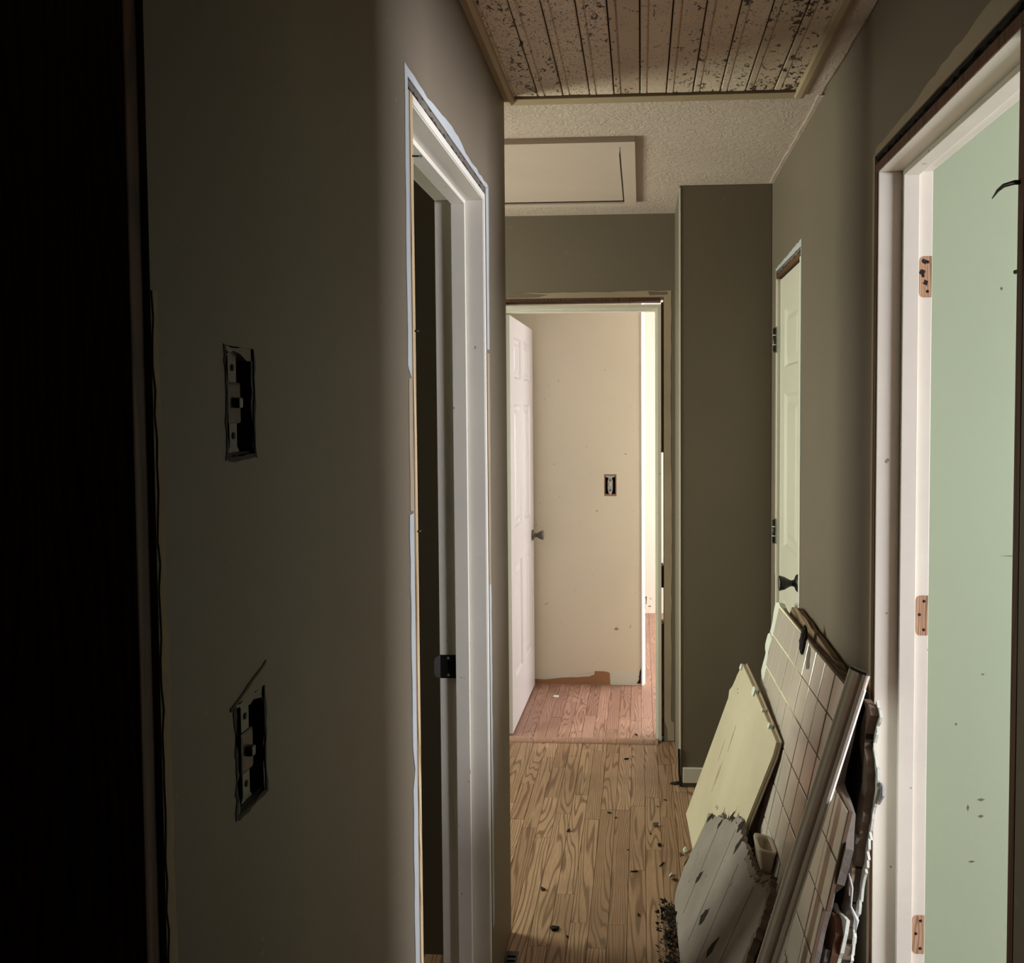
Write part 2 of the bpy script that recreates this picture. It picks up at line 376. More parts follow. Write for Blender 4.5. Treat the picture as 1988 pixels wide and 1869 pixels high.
for k in range(9):
    a = math.pi * k / 8; th.append((.032 * math.cos(a), .011 * math.sin(a)))
thr_ = slab('trim_threshold', th, (V((-.697, 4.03, 0.0005)), Y, Z, X), 0, .771, 'oak_red')
struct(thr_, 'rounded wooden threshold strip across the end doorway', 'threshold')

# ------------------------------------------------------------------ left doorway
rg = random.Random(11)
d1 = empty('door_1', (XL, 1.82, 0), 'doorway in the left wall with bare white jambs and dark room behind', 'doorway', kind='structure')
yn, yf, hj = 1.489, 2.158, 2.063
def stop_jamb(name, parts, parent): pass
box('jamb', XLo, XL + .001, yn - .019, yn, 0, hj, 'white_dull', d1, .0012)
box('jamb', XLo, XL + .001, yf, yf + .019, 0, hj, 'white_dull', d1, .0012)
box('head_jamb', XLo, XL + .001, yn - .019, yf + .019, hj, hj + .019, 'white_dull', d1, .0012)
box('stop', -.466, -.432, yn, yn + .011, 0, hj, 'white_dull', d1, .001)
box('stop', -.466, -.432, yf - .011, yf, 0, hj - .011, 'white_dull', d1, .001)
box('head_stop', -.466, -.432, yn, yf, hj - .011, hj, 'white_dull', d1, .001)
box('jamb_edge', XL + .001, XL + .003, yn - .018, yn - .002, 0, hj + .017, 'rawedge', d1)
box('jamb_edge', XL + .001, XL + .003, yf + .002, yf + .017, 0, hj + .017, 'white', d1)
box('jamb_edge', XL + .001, XL + .003, yn, yf, hj + .002, hj + .017, 'white', d1)
box('header_stud', XLo + .01, XL - .012, 1.43, 2.25, hj + .026, hj + .13, 'stud', d1)
box('stud', XLo + .01, XL - .02, 2.186, 2.222, 0, hj + .02, 'darkwood', d1)
box('stud', XLo + .01, XL - .02, 1.42, 1.466, 0, hj + .02, 'darkwood', d1)
# strike plate on the far jamb
sp = wall('strike_plate', 'Y', yf - .0022, yf + .0, -.507, -.468, .872, .931, [(-.489, -.475, .889, .914)], 'black_metal', d1)
box('latch_hole', -.489, -.475, yf - .0008, yf - .0002, .889, .914, 'box_black', sp)
slab('strike_lip', [(0, 0), (.012, .005), (.016, .015), (.016, .044), (.012, .054), (0, .059)], (V((-.507, yf - .0012, .872)), (X * -1 + Y * -.55).normalized(), Z, Y), -.001, .001, 'black_metal', d1)
for z in (.880, .923): lathe('screw', [(.004, 0), (.004, .001), (.002, .0016)], (-.488, yf - .0022, z), (0, -1, 0), 'old_metal', sp, 10)
# nails left in the near jamb edge
for z, L in ((1.975, .018), (1.68, .010), (1.336, .009)):
    tube('nail', [(XL, yn - .008, z), (XL + L, yn - .002, z + .001)], .0017, 'black_metal', d1)
# torn paper and crumbled gypsum round the opening
FL = (V((XL, 0, 0)), Y, Z, X)
def strip(name, edge_a, edge_b, F, t0, t1, mat, parent, amp, step, rng, amp_b=None):
    a = jag(edge_a, False, amp, step, rng); b = jag(edge_b, False, amp if amp_b is None else amp_b, step, rng)
    return slab(name, a + b[::-1], F, t0, t1, mat, parent)
strip('torn_paper', [(1.446, 2.118), (1.443, 1.62)], [(1.465, 2.104), (1.465, 1.60)], FL, 0, .0012, 'paper', wl, .002, .05, rg, .0005)
strip('torn_paper', [(1.449, 1.598), (1.447, 1.375)], [(1.465, 1.60), (1.465, 1.375)], FL, 0, .0010, 'tanpaper', wl, .002, .05, rg, .0005)
strip('torn_paper', [(1.441, 1.37), (1.443, .97), (1.455, .93), (1.441, .9), (1.438, .3)], [(1.465, 1.37), (1.465, .97), (1.465, .93), (1.465, .9), (1.465, .3)], FL, 0, .0014, 'paper', wl, .002, .04, rg, .0005)
strip('torn_paper', [(1.446, 2.118), (1.60, 2.113), (1.75, 2.126), (1.87, 2.128), (1.95, 2.115), (2.24, 2.116)], [(1.465, 2.1025), (1.6, 2.1025), (1.75, 2.1025), (1.87, 2.1025), (1.95, 2.1025), (2.2, 2.1025)], FL, 0, .0010, 'paper', wl, .003, .03, rg, .0005)
strip('torn_paper', [(2.238, 2.115), (2.232, 1.7)], [(2.201, 2.102), (2.201, 1.7)], FL, 0, .0012, 'paper', wl, .003, .04, rg, .0005)
strip('torn_paper', [(2.234, 1.69), (2.226, 1.1)], [(2.201, 1.69), (2.201, 1.1)], FL, 0, .0010, 'tanpaper', wl, .003, .04, rg, .0005)
strip('torn_paper', [(2.224, 1.1), (2.230, .2)], [(2.201, 1.1), (2.201, .2)], FL, 0, .0012, 'paper', wl, .004, .04, rg, .0005)
strip('crumbled_edge', [(1.461, 2.103), (2.2, 2.103)], [(1.461, 2.090), (2.2, 2.089)], FL, -.012, -.001, 'gypsum', wl, .0045, .012, rg)
strip('crumbled_edge', [(2.201, 2.1), (2.201, .2)], [(2.187, 2.1), (2.189, .2)], FL, -.014, -.002, 'gypsum', wl, .005, .012, rg)
strip('crumbled_edge', [(1.464, 2.1), (1.464, .3)], [(1.468, 2.1), (1.468, .3)], FL, -.012, -.001, 'gypsum', wl, .003, .02, rg)
# near end of the left wall: bare dark jamb
tn = struct(box('trim_1', -.62, -.3935, .658, .678, 0, 2.1, 'darkwood', None, .002), 'dark bare wooden jamb at the near left edge', 'jamb')
strip('torn_paper', [(.679, 1.64), (.681, 1.5), (.680, 1.2), (.679, .95)], [(.686, 1.64), (.688, 1.5), (.692, 1.2), (.689, .95)], FL, 0, .0012, 'tanpaper', wl, .002, .02, rg)

# bare switches in the left wall
def bare_switch(loc, lean, label, missing_ear):
    y0, y1, z0, z1 = loc; yc = (y0 + y1) / 2; zc = (z0 + z1) / 2; hw = (y1 - y0) / 2; hh = (z1 - z0) / 2
    e = empty('wall_switch', (XL - .02, yc, zc), label, 'light switch', 'bare switches in the left wall')
    vs = []
    b = wall('wall_box', 'X', XL - .06, XL - .004, y0 + .0015, y1 - .0015, z0 + .0015, z1 - .0015, [(y0 + .004, y1 - .004, z0 + .004, z1 - .004)], 'box_black', e)
    box('box_back', XL - .062, XL - .058, y0 + .0015, y1 - .0015, z0 + .0015, z1 - .0015, 'box_black', e)
    c = yc + lean
    st = slab('mounting_strap', [(-.0075, -hh * .82), (-.0125, -hh * .92), (-.0125, -hh * 1.0), (-.004, -hh * .99), (0, -hh * .9), (.004, -hh * .99), (.0125, -hh * 1.0), (.0125, -hh * .92), (.0075, -hh * .82), (.0085, hh * .82), (.0125, hh * .92), (.0125, hh * 1.0), (.004, hh * .99), (0, hh * .9), (-.004, hh * .99), (-.0125, hh * 1.0), (-.0125, hh * .92), (-.0085, hh * .82)], (V((XL - .007, c, zc)), Y, Z, X), -.0015, .0015, 'old_metal', e)
    for s in (-1, 1):
        lathe('screw_hole', [(.0034, 0), (.0034, .0006)], (XL - .0054, c, zc + s * hh * .62), X, 'box_black', st, 10)
    for sy, sz in ((-1, -1), (1, -1), (-1, 1), (1, 1)):
        if (sy, sz) == missing_ear: continue
        lathe('screw_hole', [(.0024, 0), (.0024, .0006)], (XL - .0054, c + sy * .0105, zc + sz * hh * .955), X, 'box_black', st, 10)
    bd = box('switch_body', XL - .045, XL - .0035, c - .0125, c + .0145, zc - hh * .40, zc + hh * .36, 'bakelite', e, .003)
    slab('side_terminal', [(0, 0), (.012, .002), (.014, .010), (.004, .012), (0, .012)], (V((XL - .02, c + .012, zc - hh * .2)), Y, Z, X), -.004, .004, 'bakelite', e)
    box('toggle', XL - .006, XL + .003, c - .003, c + .005, zc - .006, zc + .004, 'old_metal', bd, .0015)
    return e
bare_switch(SW1, -.005, 'bare wall switch in a jagged hole, upper of two in the dark left wall', (-1, 1))
bare_switch(SW2, -.001, 'bare wall switch in a jagged hole, lower of two in the dark left wall', (1, -1))
for S in (SW1, SW2):
    y0, y1, z0, z1 = S
    strip('jagged_hole_edge', [(y0 - .0005, z0), (y0 - .0005, z1)], [(y0 + .006, z0), (y0 + .003, z1)], FL, -.012, -.0006, 'gypsum', wl, .0036, .010, rg)
    strip('jagged_hole_edge', [(y0, z1 + .0005), (y1, z1 + .0005)], [(y0, z1 - .003), (y1, z1 - .012)], FL, -.012, -.0006, 'hall', wl, .0028, .010, rg)
    strip('jagged_hole_edge', [(y1 + .0005, z0), (y1 + .0005, z1)], [(y1 - .002, z0), (y1 - .004, z1)], FL, -.012, -.0006, 'gypsum', wl, .0034, .010, rg)
for S in (SW1, SW2):
    y0, y1, z0, z1 = S
    strip('broken_rim', [(y0 + .001, z0), (y0 + .001, z1)], [(y0 - .003, z0 - .002), (y0 - .001, (z0 + z1) / 2), (y0 - .003, z1 + .001)], FL, 0, .0007, 'box_black', wl, .0022, .009, rg)
    strip('broken_rim', [(y1 - .001, z0), (y1 - .001, z1)], [(y1 + .003, z0 - .003), (y1 + .001, z0 + .04), (y1 + .003, z1 - .02), (y1, z1)], FL, 0, .0007, 'box_black', wl, .0022, .009, rg)
    strip('broken_rim', [(y0, z0 + .001), (y1, z0 + .001)], [(y0 + .004, z0 - .004), (y1 + .003, z0 - .002)], FL, 0, .0007, 'box_black', wl, .0015, .009, rg)
strip('torn_paper', [(.795, 1.262), (.875, 1.287)], [(.797, 1.259), (.874, 1.283)], FL, 0, .001, 'rusty', wl, .0008, .01, rg)

# ------------------------------------------------------------------ right doorway
d2 = empty('door_2', (XR, 1.615, 0), 'doorway in the right wall with white jambs and hinge mortises, door removed', 'doorway', kind='structure')
yn2, yf2, hj2 = 1.256, 1.974, 2.063
box('jamb', XR - .001, XRo + .004, yn2 - .019, yn2, 0, hj2, 'darkwood', d2, .0012)
box('jamb', XR - .001, XRo + .004, yf2, yf2 + .019, 0, hj2, 'white_dull', d2, .0012)
box('head_jamb', XR - .001, XRo + .004, yn2 - .019, yf2 + .019, hj2, hj2 + .019, 'white_dull', d2, .0012)
box('jamb_edge', XR - .003, XR - .001, yn2 - .019, yf2 + .019, hj2, hj2 + .019, 'darkwood', d2)
box('jamb_edge', XR - .003, XR - .001, yf2 + .003, yf2 + .019, 0, hj2, 'darkwood', d2)
box('stop', .571, .605, yf2 - .011, yf2, 0, hj2 - .011, 'white_dull', d2, .001)
box('stop', .571, .605, yn2, yn2 + .011, 0, hj2 - .011, 'white_dull', d2, .001)
box('head_stop', .571, .605, yn2, yf2, hj2 - .011, hj2, 'white_dull', d2, .001)
box('header_stud', XR + .02, XRo - .01, 1.20, 2.03, hj2 + .03, hj2 + .12, 'darkwood', d2)
box('stud', XR + .02, XRo - .01, 1.998, 2.035, 0, hj2 + .03, 'darkwood', d2)
box('stud', XR + .015, XRo - .01, 1.20, 1.236, 0, hj2 + .03, 'darkwood', d2)
for k, z in enumerate((1.833, 1.084, .356)):
    r0 = .0105; poly = [(.0145, -.045)] + [(-.012 + r0 + r0 * math.cos(math.radians(a)), -.045 + r0 + r0 * math.sin(math.radians(a))) for a in (270, 248, 225, 202, 180)] [0:]
    poly += [(x, -z_) for x, z_ in poly[:0:-1]] + [(.0145, .045)]
    mo = slab('hinge_mortise', poly, (V((.6215, yf2, z)), X, Z, Y * -1), -.002, .0005, 'rawwood', d2)
    for dx, dz in ((.006, .032), (-.004, .002), (.006, -.032)):
        lathe('screw_hole', [(.0034, 0), (.0034, .0004)], (.6215 + dx, yf2 - .0005, z + dz), Y * -1, 'dirt', mo, 9)
    if k == 0:
        for dx, dz, s in ((-.006, .010, .007), (.001, -.012, .006), (-.002, .034, .006)):
            slab('splinter_gouge', jag([(-s, -s * .3), (s * .6, -s * 1.3), (s, s * .4), (-s * .3, s)], True, .0016, .004, rg), (V((.6215 + dx, yf2 - .0005, z + dz)), X, Z, Y * -1), 0, .0003, 'dirt', mo)
FR = (V((XR, 0, 0)), Y, Z, X * -1)
strip('torn_paper', [(2.006, 2.118), (1.7, 2.128), (1.45, 2.142), (1.25, 2.15)], [(2.006, 2.105), (1.7, 2.105), (1.45, 2.105), (1.25, 2.105)], FR, 0, .0012, 'tanpaper', wr, .004, .03, rg, .0006)
strip('torn_paper', [(2.024, 2.11), (2.024, .2)], [(2.006, 2.11), (2.006, .2)], FR, 0, .001, 'tanpaper', wr, .0015, .05, rg, .0004)
strip('crumbled_edge', [(2.005, 2.105), (1.24, 2.105)], [(2.005, 2.094), (1.24, 2.096)], FR, -.013, -.001, 'dirt', wr, .004, .016, rg)
strip('crumbled_edge', [(2.006, 2.1), (2.006, .1)], [(1.998, 2.1), (1.997, .1)], FR, -.014, -.002, 'gypsum', wr, .003, .02, rg)
# bent nail and stub sticking out of the near jamb
tube('bent_nail', [(XR + .004, 1.246, 1.853), (XR - .006, 1.256, 1.855), (XR - .012, 1.276, 1.856), (XR - .014, 1.292, 1.853), (XR - .015, 1.309, 1.846)], [.0034, .0034, .003, .0023, .0008], 'black_metal', d2)
tube('nail', [(XR + .004, 1.25, 1.733), (XR - .001, 1.262, 1.733)], .003, 'black_metal', d2)

# scuffs on the green wall
FG = (V((0, 2.085, 0)), X, Z, Y * -1)
for x, z, a, b in ((.80, .62, .009, .004), (.77, .60, .003, .008), (.80, .58, .007, .004), (.74, .80, .003, .003), (.80, .92, .004, .002), (.86, 1.20, .03, .0012), (.83, 1.82, .003, .004), (.78, .47, .008, .003)):
    slab('scuff', jag([(x - a, z), (x, z - b), (x + a, z + b * .3), (x, z + b)], True, b * .3, .006, rg), FG, 0, .0004, 'old_metal', wg)

# ------------------------------------------------------------------ closet door in the right wall
d4 = empty('door_4', (XR, 3.17, 0), 'narrow white panelled closet door in the right wall with black knob', 'door', kind='structure')
cy0, cy1, ch = 2.936, 3.412, 2.045
box('jamb', XR - .001, XRo, cy0 - .019, cy0, 0, ch, 'white', d4, .001)
box('jamb', XR - .001, XRo, cy1, cy1 + .019, 0, ch, 'white', d4, .001)
box('head_jamb', XR - .001, XRo, cy0 - .019, cy1 + .019, ch, ch + .016, 'rusty', d4, .001)
cw = cy1 - cy0 - .006
panel_door('door_slab', V((XR + .011, cy1 - .003, .012)), Y * -1, Z, X * -1, cw, ch - .018, .034, [(.10, cw - .085, 1.69, 1.905), (.10, cw - .085, 1.02, 1.595), (.10, cw - .085, .22, .82)], 'door', d4, .009)
kb = lathe('knob', [(.031, 0), (.031, .004), (.026, .010), (.014, .014), (.0105, .019), (.0105, .027), (.015, .036), (.022, .048), (.0255, .062), (.0265, .066), (.022, .0665), (.010, .063), (.002, .062)], (XR + .011, cy0 + .052, .955), X * -1, 'black_metal', d4, 24, .06)
lathe('knob_button', [(.019, .0), (.017, .002), (.006, .003)], (XR + .011 - .0635, cy0 + .052, .955), X * -1, 'old_metal', kb, 16)
for z in (1.812, 1.074, .3):
    h_ = tube('hinge', [(XR - .009, cy1 + .004, z - .044), (XR - .009, cy1 + .004, z + .044)], .0065, 'black_metal', d4, 10)
    for dz in (-.046, .046): lathe('pin_cap', [(.005, -.003), (.0075, 0), (.005, .003)], (XR - .009, cy1 + .004, z + dz), Z, 'old_metal', h_, 10)
    for dz in (-.018, .018): lathe('knuckle_ring', [(.007, -.0015), (.0072, .0015)], (XR - .009, cy1 + .004, z + dz), Z, 'white', h_, 10)
strip('torn_paper', [(2.905, 2.098), (3.45, 2.088)], [(2.912, 2.076), (3.43, 2.076)], FR, 0, .0016, 'paper', wr, .003, .02, rg, .0006)
strip('torn_paper', [(2.903, 2.1), (2.906, .9)], [(2.912, 2.1), (2.912, .9)], FR, 0, .0012, 'paper', wr, .001, .05, rg, .0004)
strip('torn_paper', [(3.452, 2.09), (3.449, .9)], [(3.432, 2.09), (3.432, .9)], FR, 0, .0012, 'tanpaper', wr, .002, .05, rg, .0004)
strip('crumbled_edge', [(2.914, 2.077), (3.43, 2.077)], [(2.914, 2.066), (3.43, 2.064)], FR, -.012, -.001, 'gypsum', wr, .004, .016, rg)

# ------------------------------------------------------------------ end doorway
d3 = empty('door_3', (-.3, 4.042, 0), 'doorway at the end of the hallway with a white panelled door swung open', 'door', kind='structure')
hd = 2.012
box('jamb', .074, .091, 4.040, 4.156, 0, hd, 'white_dull', d3, .001)
box('jamb', -.715, -.698, 4.040, 4.156, 0, hd, 'white_dull', d3, .001)
box('head_jamb', -.715, .091, 4.040, 4.156, hd, hd + .017, 'white_dull', d3, .001)
box('stop', .064, .074, 4.075, 4.11, 0, hd - .01, 'white_dull', d3, .001)
box('head_stop', -.698, .074, 4.075, 4.11, hd - .01, hd, 'white_dull', d3, .001)
box('shim', .0915, .101, 4.052, 4.15, .02, .55, 'stud', d3)
box('shim', .0915, .101, 4.052, 4.15, 1.35, 2.04, 'stud', d3)
box('shim', .0915, .101, 4.058, 4.15, .72, .82, 'darkwood', d3)
box('header_stud', -.71, .09, 4.06, 4.15, hd + .036, hd + .05, 'darkwood', d3)
FE = (V((0, 4.042, 0)), X, Z, Y * -1)
strip('torn_paper', [(-.62, 2.088), (-.2, 2.088), (.138, 2.092)], [(-.62, 2.063), (-.2, 2.063), (.138, 2.063)], FE, 0, .0012, 'tanpaper', we, .002, .05, rg, .0004)
strip('torn_paper', [(.138, 2.092), (.136, 1.5), (.139, 1.0), (.136, .10), (.15, .085), (.15, .005)], [(.1035, 2.066), (.1035, 1.5), (.1035, 1.0), (.1035, .10), (.118, .06), (.120, .005)], FE, 0, .0009, 'tanpaper', we, .002, .05, rg, .0006)
strip('paint_patch', [(-.62, 2.087), (-.52, 2.085), (-.43, 2.078)], [(-.62, 2.066), (-.52, 2.066), (-.47, 2.068)], FE, .0012, .0016, 'hall', we, .001, .03, rg)
strip('paint_patch', [(.03, 2.088), (.12, 2.085)], [(.04, 2.07), (.12, 2.072)], FE, .0012, .0016, 'hall', we, .002, .03, rg)
# open door leaf, hinged on the left jamb, swung into the far room
DO = V((-.613, 4.075, .012)); di = V((.012, .7599, 0)).normalized(); dn = V((di.y, -di.x, 0))
W3 = .76
pc = [(.115, .335), (.425, .645)]; rows = [(.235, .79), (.965, 1.565), (1.69, 1.89)]
df = panel_door('door_slab', DO, di, Z, dn, W3, 1.98, .035, [(a, b, c, d) for a, b in pc for c, d in rows], 'door_far', d3, .009)
kp = DO + di * (W3 - .065) + Z * .85
kb = lathe('knob', [(.030, 0), (.030, .004), (.024, .010), (.012, .014), (.0105, .026), (.017, .036), (.024, .05), (.026, .060), (.020, .064), (.004, .064)], kp, dn, 'old_metal', d3, 20)
# ------------------------------------------------------------------ far room details
FB = (V((0, 4.873, 0)), X, Z, Y * -1)
strip('bare_band', [(-.62, .030), (-.55, .028), (-.425, .040), (-.30, .047), (-.265, .060)], [(-.62, .002), (-.55, .002), (-.425, .002), (-.30, .002), (-.265, .002)], FB, 0, .0012, 'brownband', wf, .002, .03, rg, .0005)
strip('bare_band', [(-.267, .078), (-.2, .076), (-.182, .07)], [(-.267, .002), (-.2, .002), (-.178, .002)], FB, 0, .0014, 'brownband', wf, .002, .02, rg, .0005)
strip('torn_paper', [(-.56, .060), (-.4, .062), (-.27, .075)], [(-.56, .030), (-.4, .044), (-.27, .062)], FB, 0, .001, 'plaster', wf, .003, .02, rg)
strip('torn_paper', [(-.178, .075), (-.09, .078), (-.02, .085)], [(-.178, .004), (-.09, .004), (-.02, .012)], FB, 0, .001, 'plaster', wf, .003, .03, rg)
slab('dark_chip', jag([(-.03, .012), (-.006, .012), (-.005, .10), (-.014, .07), (-.018, .03)], True, .002, .01, rg), FB, .001, .0024, 'box_black', wf)
slab('gouge', jag([(-.155, .315), (-.14, .312), (-.128, .318), (-.14, .328), (-.15, .327)], True, .002, .008, rg), FB, 0, .0008, 'tanpaper', wf)
slab('gouge', jag([(-.185, .315), (-.165, .312), (-.152, .318), (-.165, .324)], True, .002, .008, rg), FB, 0, .0006, 'plaster', wf)
struct(slab('trim_2', [(-.004, 4.866), (.002, 4.866), (.018, 4.905), (.018, 4.997), (-.004, 4.997)], (V((0, 0, 0)), X, Y, Z), 0, H, 'white'), 'white trim capping the end of the beige wall', 'trim')
FBK = (V((0, 6.64, 0)), X, Z, Y * -1)
for a, b, c, d in ((.02, .04, .12, .125), (.03, .036, .07, .13), (.05, .07, .05, .056), (.06, .075, .11, .114), (.02, .026, .03, .1)):
    slab('scuff', jag([(a, c), (b, c), (b, d), (a, d)], True, .002, .02, rg), FBK, 0, .0006, 'old_metal', wb)
e = empty('wall_switch', (-.1745, 4.873, 1.13), 'bare toggle switch in a cut hole in the far beige wall', 'light switch')
wall('wall_box', 'Y', 4.876, 4.93, -.2085, -.1405, 1.0685, 1.1895, [(-.203, -.146, 1.078, 1.180)], 'brownband', e)
box('box_back', -.208, -.141, 4.93, 4.935, 1.07, 1.19, 'box_black', e)
slab('mounting_strap', [(-.009, -.045), (0, -.056), (.009, -.045), (.014, -.02), (.014, .02), (.009, .04), (.026, .048), (.026, .053), (-.026, .053), (-.026, .048), (-.009, .04), (-.014, .02), (-.014, -.02)], (V((-.1745, 4.874, 1.129)), X, Z, Y * -1), -.001, .001, 'paper', e)
box('toggle', -.179, -.170, 4.862, 4.874, 1.124, 1.142, 'ivory', e, .002)
for dz in (-.028, .028): lathe('screw', [(.006, 0), (.006, .0015)], (-.1745, 4.873, 1.129 + dz), Y * -1, 'old_metal', e, 10)

# ------------------------------------------------------------------ boxed wall trim
bs = struct(box('baseboard_closet', .166, XR - .002, 3.535, 3.549, .022, .083, 'white_dull', None, .002), 'short white baseboard under the boxed out wall', 'baseboard')
cb = mesh_obj('corner_bead', [(.1515, 3.5475, .02), (.158, 3.5465, .02), (.1515, 3.556, .02), (.1515, 3.5475, 2.43), (.158, 3.5465, 2.43), (.1515, 3.556, 2.43)], [(0, 1, 4, 3), (0, 3, 5, 2), (1, 2, 5, 4), (0, 2, 1), (3, 4, 5)], 'white_dull', wc)
strip('bare_corner', [(.1535, .16), (.156, .06), (.163, .004)], [(.146, .16), (.147, .06), (.152, .004)], (V((0, 3.546, 0)), X, Z, Y * -1), 0, .004, 'dirt', wc, .001, .03, rg)

# ------------------------------------------------------------------ slatted ceiling panel
cp = empty('ceiling_panel', (.03, 1.7, H), 'large wooden plank panel with dark mould spots set in the hallway ceiling', 'ceiling panel')
edges = [-.3735, -.290, -.219, -.143, -.074, -.001, .073, .147, .223, .294, .372, .447]
for a, b in zip(edges, edges[1:]):
    g = min(.019, (b - a) * .27)
    z0 = 2.437
    # cross-section: narrow bead strip, groove, wide face, beaded gap on the right
    prof = [(a + .0012, z0 + .012), (a + .0012, z0 + .0015), (a + .003, z0), (a + g - .0025, z0), (a + g - .0012, z0 + .004), (a + g + .0008, z0 + .004), (a + g + .002, z0 + .0005), (b - .004, z0), (b - .0022, z0 + .002), (b - .0022, z0 + .012)]
    slab('plank', prof, (V((0, .86, random.uniform(-.001, .001))), X, Z, Y), 0, 1.652, 'slat', cp)
box('panel_gap_shade', -.372, .449, .852, 2.533, 2.452, 2.458, 'dirt', cp)  # dark-coloured backing that paints shade into the gaps round the planks
box('frame_rail', -.3885, .452, 2.523, 2.572, 2.4315, 2.4405, 'slatframe', cp, .002)
slab('frame_stile', [(-.3885, 2.441), (-.3885, 2.424), (-.372, 2.421), (-.362, 2.426), (-.360, 2.433), (-.360, 2.441)], (V((0, .86, 0)), X, Z, Y), 0, 1.68, 'slatframe', cp)
slab('frame_stile', [(.434, 2.441), (.434, 2.432), (.438, 2.425), (.452, 2.424), (.462, 2.427), (.462, 2.441)], (V((0, .86, 0)), X, Z, Y), 0, 1.695, 'slatframe', cp)
# torn plaster flap along the right ceiling corner
FC = (V((0, 0, H)), X, Y, Z * -1)
strip('plaster_flap', [(.462, 1.2), (.464, 2.0), (.463, 2.56)], [(.515, 1.2), (.517, 2.0), (.512, 2.56)], FC, 0, .004, 'stomp', ce, .003, .05, rg)
strip('plaster_flap', [(.505, 2.56), (.508, 3.0), (.506, 3.53)], [(.5205, 2.56), (.5205, 3.0), (.5205, 3.53)], FC, 0, .005, 'stomp', ce, .003, .05, rg, .0003)

# ------------------------------------------------------------------ attic hatch
ah = empty('attic_hatch', (-.33, 3.35, H), 'white attic hatch with a raised square frame in the ceiling', 'hatch')
hx0, hx1, hy0, hy1 = -.64, -.019, 2.905, 3.80
fw = .05
def frame_piece(pts): return slab('hatch_frame', pts, FC, -.0005, .019, 'hall_white', ah)
frame_piece([(hx0, hy0), (hx1, hy0), (hx1 - fw, hy0 + fw), (hx0 + fw, hy0 + fw)])
frame_piece([(hx1, hy0), (hx1, hy1), (hx1 - fw, hy1 - fw), (hx1 - fw, hy0 + fw)])
frame_piece([(hx1, hy1), (hx0, hy1), (hx0 + fw, hy1 - fw), (hx1 - fw, hy1 - fw)])
frame_piece([(hx0, hy1), (hx0, hy0), (hx0 + fw, hy0 + fw), (hx0 + fw, hy1 - fw)])
slab('hatch_panel', [(hx0 + fw + .003, hy0 + fw - .0), (hx1 - fw - .003, hy0 + fw - .0), (hx1 - fw - .003, hy1 - fw - .02), (hx0 + fw + .003, hy1 - fw - .02)], FC, .0005, .012, 'hall_white', ah)
slab('hatch_gap_shade', [(hx0 + fw, hy1 - fw - .019), (hx1 - fw, hy1 - fw - .019), (hx1 - fw, hy1 - fw), (hx0 + fw, hy1 - fw)], FC, .0006, .0125, 'dirt', ah)  # solid dark strips painted in for the shade of the hatch gap
slab('hatch_gap_shade', [(hx1 - fw - .006, hy0 + fw + .12), (hx1 - fw, hy0 + fw + .02), (hx1 - fw, hy1 - fw), (hx1 - fw - .006, hy1 - fw)], FC, .0006, .0125, 'dirt', ah)
slab('hatch_gap_shade', [(hx0 + fw, hy0 + fw), (hx1 - fw, hy0 + fw), (hx1 - fw, hy1 - fw), (hx0 + fw, hy1 - fw)], FC, 0, .0008, 'dirt', ah)

# ------------------------------------------------------------------ debris leaning on the right wall
# wall section still carrying its tiles
ta, tb, tn_ = V((.218946, .033946, .975146)), V((-.003377, .999415, -.034033)), V((-.975731, .004159, .218932))
TO = V((.44332, 2.88088, .783913)); TF = (TO, tb * -1, ta, tn_)
zb = -.793
T = empty('tiled_slab', (.29, 2.45, 0), 'broken wall section of square beige tiles leaning on the right wall', 'tiled slab')
outline = [(1.052, zb + .004), (1.054, -.33), (1.078, -.32), (1.078, -.106), (.955, -.1), (.93, .1), (.88, .103), (.35, .098), (-.10, .101), (-.18, .095), (-.178, .06), (-.163, .016), (-.19, -.02), (-.2, -.057), (-.16, -.077), (-.165, -.113), (-.165, -.15), (-.15, -.2), (-.12, -.5), (-.12, zb)]
rt = random.Random(5)
front = outline[:9] + [(-.105, .094), (-.10, -.2), (-.09, -.5), (-.09, zb)]
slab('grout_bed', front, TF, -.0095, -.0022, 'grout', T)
slab('mortar_bed', jag([(1.03, zb + .004), (1.035, -.3), (1.08, -.26), (1.085, -.18), (1.05, -.12), (.93, -.1), (.915, .095), (-.10, .094), (-.09, zb)], True, .004, .03, rt), TF, -.026, -.0096, 'mortar', T)
slab('lath_backing', jag([(.84, zb + .01), (.86, .09), (.4, .115), (.05, .13), (-.02, .118), (-.05, .06), (-.08, zb + .02)], True, .003, .05, rt), TF, -.044, -.027, 'lath', T)
